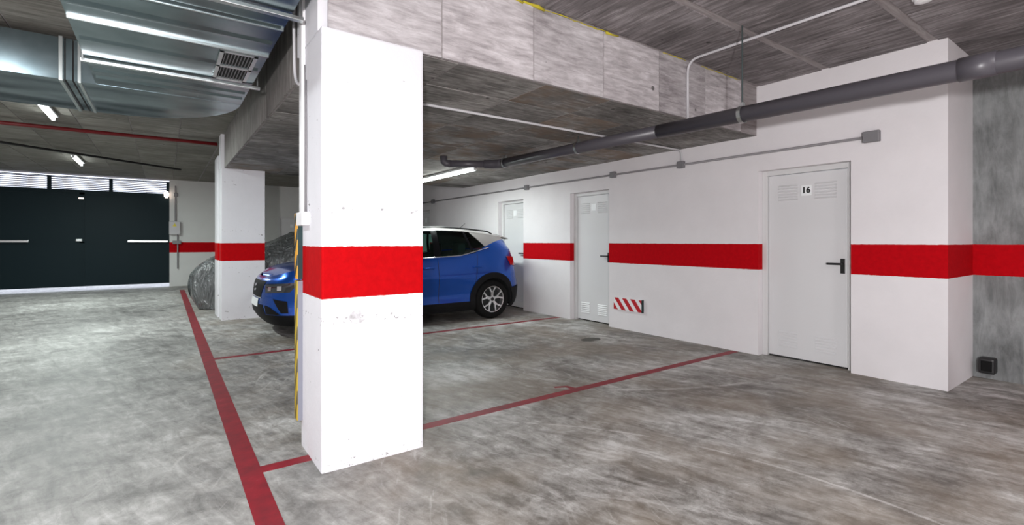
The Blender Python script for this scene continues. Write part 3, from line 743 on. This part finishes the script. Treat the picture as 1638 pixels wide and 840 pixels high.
mb = MB(); shell(mb, lambda a: [0.17, 0.22, 0.27, 0.323], in_arch)
cp(mb, 'lower_cladding', M_clad, weld=True)
mb = MB()   # underbody
mb.box(0.5, 3.75, -0.62, 0.62, 0.19, 0.24); cp(mb, 'underbody', M_clad, smooth=False)
# hood and inner deck
def across(mb, x0, x1, n, crown, dz):
    def fn(u, v):
        x = x0 + (x1 - x0) * u; a = a_of_x(max(x, 0.0005)); p = surf(a, topz(a)); q = Vector((p.x, -p.y, p.z)); r = p.lerp(q, v)
        r.z += crown * (1 - (2 * v - 1) ** 2) + dz; return r
    mb.grid(fn, n, 14)
mb = MB(); across(mb, 0.0, 1.06, 26, 0.045, 0.0); cp(mb, 'bonnet', M_blue)
mb = MB(); across(mb, 1.06, 4.13, 20, 0.0, -0.03); cp(mb, 'cabin_deck', M_interior)
# greenhouse
A0, A1, B0, B1, C0, C1, D0, D1 = (0.98, 1.66), (1.10, 1.80), (2.34, 2.36), (2.46, 2.46), (3.02, 2.93), (3.07, 2.97), (3.36, 3.06), (4.02, 3.72)
def side_patch(l0, l1, v0, v1, s, nu=8, nv=8, v0b=None, v1b=None):
    v0b = v0 if v0b is None else v0b; v1b = v1 if v1b is None else v1b
    mb = MB()
    mb.grid(lambda u, v: gpt((l0[0] + (l1[0] - l0[0]) * u, l0[1] + (l1[1] - l0[1]) * u), (v0 + (v0b - v0) * u) + ((v1 + (v1b - v1) * u) - (v0 + (v0b - v0) * u)) * v, s), nu, nv)
    return mb
for s in (1, -1):
    cp(side_patch(A0, A1, 0, 1, s, 3), 'front_pillar', M_pillar)
    cp(side_patch(A1, B0, 0, 1, s), 'side_window', M_glass)
    cp(side_patch(B0, B1, 0, 1, s, 2), 'centre_pillar', M_pillar)
    cp(side_patch(B1, C0, 0, 1, s), 'side_window', M_glass)
    cp(side_patch(C0, C1, 0, 1, s, 2), 'rear_pillar_trim', M_pillar)
    cp(side_patch(C1, D0, 0, 1, s, v0b=0.22), 'quarter_window', M_glass)
    cp(side_patch(C1, D0, 0, 0, s, v1b=0.22), 'quarter_panel', M_blue)
    cp(side_patch(D0, D1, 0, 0.22, s, v1b=0.80), 'quarter_panel', M_blue)
    cp(side_patch(D0, D1, 0.22, 1, s, v0b=0.80), 'rear_pillar', M_silver)
    def lin(mb):
        for v in mb.bm.verts: v.co.y *= 0.978; v.co.z -= 0.006
        return mb
    cp(lin(side_patch(C1, D0, 0, 0, s, v1b=0.22)), 'lining', M_interior); cp(lin(side_patch(D0, D1, 0, 1, s)), 'lining', M_interior)
    tr_ = [gpt((1.1 + (3.36 - 1.1) * k / 30, 0), 0, s) for k in range(31)]
    for p, k in zip(tr_, range(31)):
        if k > 23: p.z += 0.052 * ((k - 23) / 7); p.y += s * 0.012 * ((k - 23) / 7)
        p.y -= s * 0.004
    cp(MB().tube(tr_, 0.008, 6), 'window_trim', M_chrome)
    rl = [rail(1.85 + (3.55 - 1.85) * k / 20, s) + Vector((0, s * 0.02, 0.022 + (0.03 if 0 < k < 20 else 0))) for k in range(21)]
    cp(MB().tube(rl, 0.012, 8), 'roof_rail', M_black)
def roof_fn(u, v):
    x = 1.66 + (3.74 - 1.66) * u; p = rail(x, 1); q = rail(x, -1); r = p.lerp(q, v); k = 1 - (2 * v - 1) ** 2
    r.z += 0.07 * (1 - (2 * v - 1) ** 4) * (1 - 0.25 * u); r.x += (-0.14 * k if u < 0.5 else 0.06 * k) * abs(2 * u - 1); return r
cp(MB().grid(roof_fn, 20, 14), 'roof', M_silver)
cp(MB().grid(lambda u, v: roof_fn(u, v) * 0.985 + Vector((0.03, 0, 0.0)), 12, 10), 'headliner', M_interior)
def ws(u, v):
    p = gpt(A0, u, 1); q = gpt(A0, u, -1); r = p.lerp(q, v); k = 1 - (2 * v - 1) ** 2
    r.x -= 0.15 * k; r.z += 0.055 * k * u ** 2; return r
cp(MB().grid(ws, 8, 12), 'windscreen', M_glass)
def rw(u, v):
    p = gpt(D1, u, 1); q = gpt(D1, u, -1); r = p.lerp(q, v); k = 1 - (2 * v - 1) ** 2; r.x += 0.09 * k; r.z += 0.035 * k * u; return r
cp(MB().grid(rw, 8, 12), 'rear_window', M_glass)
mb = MB(); mb.grid(lambda u, v: roof_fn(1, v) + Vector((0.16 * u, 0, -0.035 * u + 0.004)), 3, 14); mb.grid(lambda u, v: roof_fn(1, v) + Vector((0.16 * u, 0, -0.035 - 0.01 * u)), 3, 14)
cp(mb, 'spoiler', M_silver)
cp(MB().tube([(3.22, 0, 1.485), (3.37, 0, 1.60)], [0.008, 0.004], 6).lathe([(0.03, 0), (0.02, 0.02), (0.008, 0.03)], (3.22, 0, 1.462), 'z', 10), 'antenna', M_black)
# patches on the shell: (a, z) corner lists, bilinear
def patch(name, m, c, out=0.004, n=(10, 6), both=True, par=None):
    obs = []
    for s in ((1, -1) if both else (1,)):
        def fn(u, v):
            a = (c[0][0] * (1 - u) + c[1][0] * u) * (1 - v) + (c[3][0] * (1 - u) + c[2][0] * u) * v
            z = (c[0][1] * (1 - u) + c[1][1] * u) * (1 - v) + (c[3][1] * (1 - u) + c[2][1] * u) * v
            return surf(s * a, z, out)
        obs.append(cp(MB().grid(fn, *n), name, m, par))
    return obs
gr_ = patch('grille', M_clad, [(-0.34, 0.53), (0.34, 0.53), (0.44, 0.75), (-0.44, 0.75)], both=False, n=(16, 6))
patch('grille_bar', M_chrome, [(-0.36, 0.52), (0.36, 0.52), (0.35, 0.532), (-0.35, 0.532)], 0.007, both=False, n=(16, 1), par=gr_[0])
patch('emblem', M_chrome, [(-0.055, 0.655), (0.055, 0.68), (0.055, 0.71), (-0.055, 0.695)], 0.010, both=False, n=(4, 2), par=gr_[0])
patch('emblem', M_chrome, [(-0.055, 0.595), (0.055, 0.61), (0.055, 0.635), (-0.055, 0.625)], 0.010, both=False, n=(4, 2), par=gr_[0])
patch('lower_intake', M_clad, [(-0.52, 0.30), (0.52, 0.30), (0.44, 0.44), (-0.44, 0.44)], both=False, n=(16, 4))
patch('number_plate', M_plate, [(-0.26, 0.40), (0.26, 0.40), (0.26, 0.51), (-0.26, 0.51)], 0.010, both=False, n=(12, 2))
patch('headlight', M_headlight, [(0.50, 0.60), (0.92, 0.62), (1.04, 0.745), (0.46, 0.715)], 0.006)
patch('headlight_lens', M_chrome, [(0.56, 0.625), (0.63, 0.63), (0.63, 0.685), (0.56, 0.68)], 0.011, n=(3, 3))
patch('headlight_lens', M_chrome, [(0.74, 0.64), (0.81, 0.645), (0.81, 0.70), (0.74, 0.695)], 0.011, n=(3, 3))
patch('fog_recess', M_clad, [(0.80, 0.35), (0.90, 0.35), (0.88, 0.50), (0.66, 0.53)], 0.004)
patch('bumper_intake_side', M_clad, [(0.52, 0.325), (0.80, 0.325), (0.62, 0.42), (0.50, 0.44)], 0.004)
AR = OTOT
patch('tail_light', M_taillight, [(AR - 1.02, 0.88), (AR - 0.55, 0.84), (AR - 0.50, 1.00), (AR - 1.10, 1.03)], 0.012)
patch('rear_bumper', M_clad, [(AR - 1.06, 0.175), (AR - 0.001, 0.20), (AR - 0.001, 0.56), (AR - 1.02, 0.50)], 0.016, n=(18, 6))
ax = a_of_x
for x0, x1 in ((1.28, 1.24), (2.40, 2.40), (3.02, 3.12)):
    patch('door_seam', M_gap, [(ax(x0), 0.33), (ax(x0) + 0.007, 0.33), (ax(x1) + 0.007, 0.995 if x1 < 3 else 1.07), (ax(x1), 0.995 if x1 < 3 else 1.07)], 0.0025, n=(1, 14))
for s in (1, -1):
    for xh in (2.24, 3.10):
        p = surf(ax(xh) * s, 0.86)
        cp(MB().box(p.x - 0.09, p.x + 0.09, p.y - 0.025, p.y + 0.025, 0.852, 0.878, 0.010), 'door_handle', M_blue)
    p = belt(1.22, s)
    cp(MB().box(p.x - 0.06, p.x + 0.07, p.y - s * 0.05 - 0.10, p.y - s * 0.05 + 0.10 if s > 0 else p.y - s * 0.05 + 0.10, 1.03, 1.17, 0.04, 3), 'mirror', M_blue)
    for wx in WHEELS:       # arch cladding and wheel-well liner
        mb = MB()
        def fn(u, v, wx=wx, s=s):
            an = R(-22) + R(224) * u; r = 0.350 + 0.095 * v
            x = wx + r * math.cos(an); z = max(0.175, WZ + r * math.sin(an))
            return surf(ax(x) * s, z, 0.010 + 0.006 * (1 - v))
        cp(MB().grid(fn, 36, 3), 'wheel_arch_trim', M_clad)
        cp(MB().lathe([(0.40, -s * 0.42), (0.40, -s * 0.865)], (wx, 0, WZ), 'y', 28).build('wheel_well', M_interior, car) and MB().box(wx - 0.3, wx + 0.3, -s * 0.40 - 0.01, -s * 0.40 + 0.01, 0.2, 0.62), 'wheel_well_panel', M_interior, smooth=False)
# the wheel wells are open tubes: drop their outer caps
for ob in [o for o in car.children if o.name.startswith('wheel_well') and 'panel' not in o.name]:
    bm = bmesh.new(); bm.from_mesh(ob.data)
    bmesh.ops.delete(bm, geom=[f for f in bm.faces if len(f.verts) > 4 or f.calc_center_median().z < 0.2], context='FACES'); bm.to_mesh(ob.data); bm.free()
for s in (1, -1):
    for wx in WHEELS:
        yo = -s * 0.862   # outer face of the tyre
        prof = [(0.215, 0), (0.232, -0.012), (0.29, -0.004), (0.312, 0.012), (0.325, 0.045), (0.325, 0.155), (0.312, 0.19), (0.29, 0.205), (0.215, 0.205)]
        wl = cp(MB().lathe([(r, yo + s * y) for r, y in prof], (wx, 0, WZ), 'y', 48, True), 'tyre', M_rubber)
        mb = MB().lathe([(0.218, yo + s * 0.005), (0.222, yo - s * 0.002), (0.205, yo + s * 0.004), (0.200, yo + s * 0.12), (0.217, yo + s * 0.12)], (wx, 0, WZ), 'y', 40, True)
        for k in range(5):
            base = 2 * math.pi * k / 5 + math.pi / 2
            for sg in (-1, 1):
                def P(r, an, y): return Vector((wx + r * math.cos(an), yo + s * y, WZ + r * math.sin(an)))
                for (r0, a0, w0, r1, a1, w1) in ((0.045, base, 0.020, 0.12, base + sg * 0.10, 0.013), (0.11, base + sg * 0.09, 0.013, 0.208, base + sg * 0.30, 0.012)):
                    p, q = P(r0, a0, 0.022), P(r1, a1, 0.010); dv = (q - p).normalized(); sd = Vector((-dv.z, 0, dv.x))
                    mb.poly_prism([p + sd * w0, p - sd * w0, q - sd * w1, q + sd * w1], (0, s * 0.03, 0))
        mb.lathe([(0.052, yo + s * 0.016), (0.052, yo + s * 0.06)], (wx, 0, WZ), 'y', 20)
        cp(mb, 'rim', M_alloy, wl, smooth=False)
        cp(MB().lathe([(0.20, yo + s * 0.085), (0.20, yo + s * 0.10)], (wx, 0, WZ), 'y', 32), 'brake_disc', M_interior, wl, smooth=False)
        cp(MB().lathe([(0.030, yo + s * 0.010), (0.026, yo + s * 0.005)], (wx, 0, WZ), 'y', 16), 'hub_cap', M_black, wl)
for x_, ys_ in ((2.12, (-0.36, 0.36)), (3.00, (-0.42, 0.42))):
    for y_ in ys_:
        cp(MB().box(x_ - 0.07, x_ + 0.07, y_ - 0.13, y_ + 0.13, 1.06, 1.25, 0.05, 3), 'headrest', M_interior)
        cp(MB().box(x_ - 0.09, x_ + 0.09, y_ - 0.22, y_ + 0.22, 0.95, 1.07, 0.04, 2), 'seat', M_interior)
cp(MB().lathe([(0.17, -0.012), (0.185, 0), (0.17, 0.012), (0.155, 0)], (0, 0, 0), 'x', 24, True), 'steering_wheel', M_interior).location = (1.55, 0.36, 1.02)

# ------------------------------------------------------------------ the wrapped car in the next bay
PROF = [(0.0, 0.62), (0.06, 0.80), (0.25, 0.93), (0.75, 1.02), (1.05, 1.10), (1.75, 1.48), (2.5, 1.54), (3.3, 1.50), (3.9, 1.25), (4.05, 0.95), (4.15, 0.6)]
def cover_pt(u, v):
    x = 4.15 * u; zt = interp(x, PROF)
    hw = 0.90 * (1 - (abs(2 * u - 1)) ** 7 * 0.42)
    th = math.pi * v; cx, sn = math.cos(th), math.sin(th)
    e = 0.42
    y = hw * (1 if cx > 0 else -1) * abs(cx) ** e * (1.0 - 0.0 * sn); z = zt * abs(sn) ** e
    if zt > 1.1: y *= 1 - 0.22 * max(0, (z - 0.95)) / 0.6
    p = Vector((x, y, z))
    bulge = 0.10 * math.sin(math.pi * min(1, z / 0.95))
    if u < 0.1: p.x -= bulge * (1 - u / 0.1) * 1.2
    if u > 0.95: p.x += bulge * (u - 0.95) / 0.05
    d = mnoise.noise_vector(Vector((x * 2.1, y * 3.1, z * 1.6))) * 0.05 + mnoise.noise_vector(Vector((x * 6, y * 7, z * 3.0))) * 0.018
    p += Vector((d.x, d.y, d.z)); p.z = max(p.z, 0.012); return p
root = empty('wrapped_car', (0.52, 11.3, 0)); tag(root, 'car wrapped in wrinkled shiny grey plastic sheet behind the farther column', 'car')
mb = MB(); mb.grid(cover_pt, 90, 64)
for u in (0, 1):
    vv = [mb.bm.verts.new(cover_pt(u, k / 64)) for k in range(65)]; mb.bm.faces.new(vv)
mb.build('plastic_sheet', M_cover, root, True, weld=True)
for wx in (0.80, 3.3):
    for s in (-1, 1):
        MB().lathe([(0.2, -0.09), (0.29, -0.09), (0.31, -0.06), (0.31, 0.06), (0.29, 0.09), (0.2, 0.09)], (wx, s * 0.66, 0.31), 'y', 24).build('tyre', M_rubber, root)
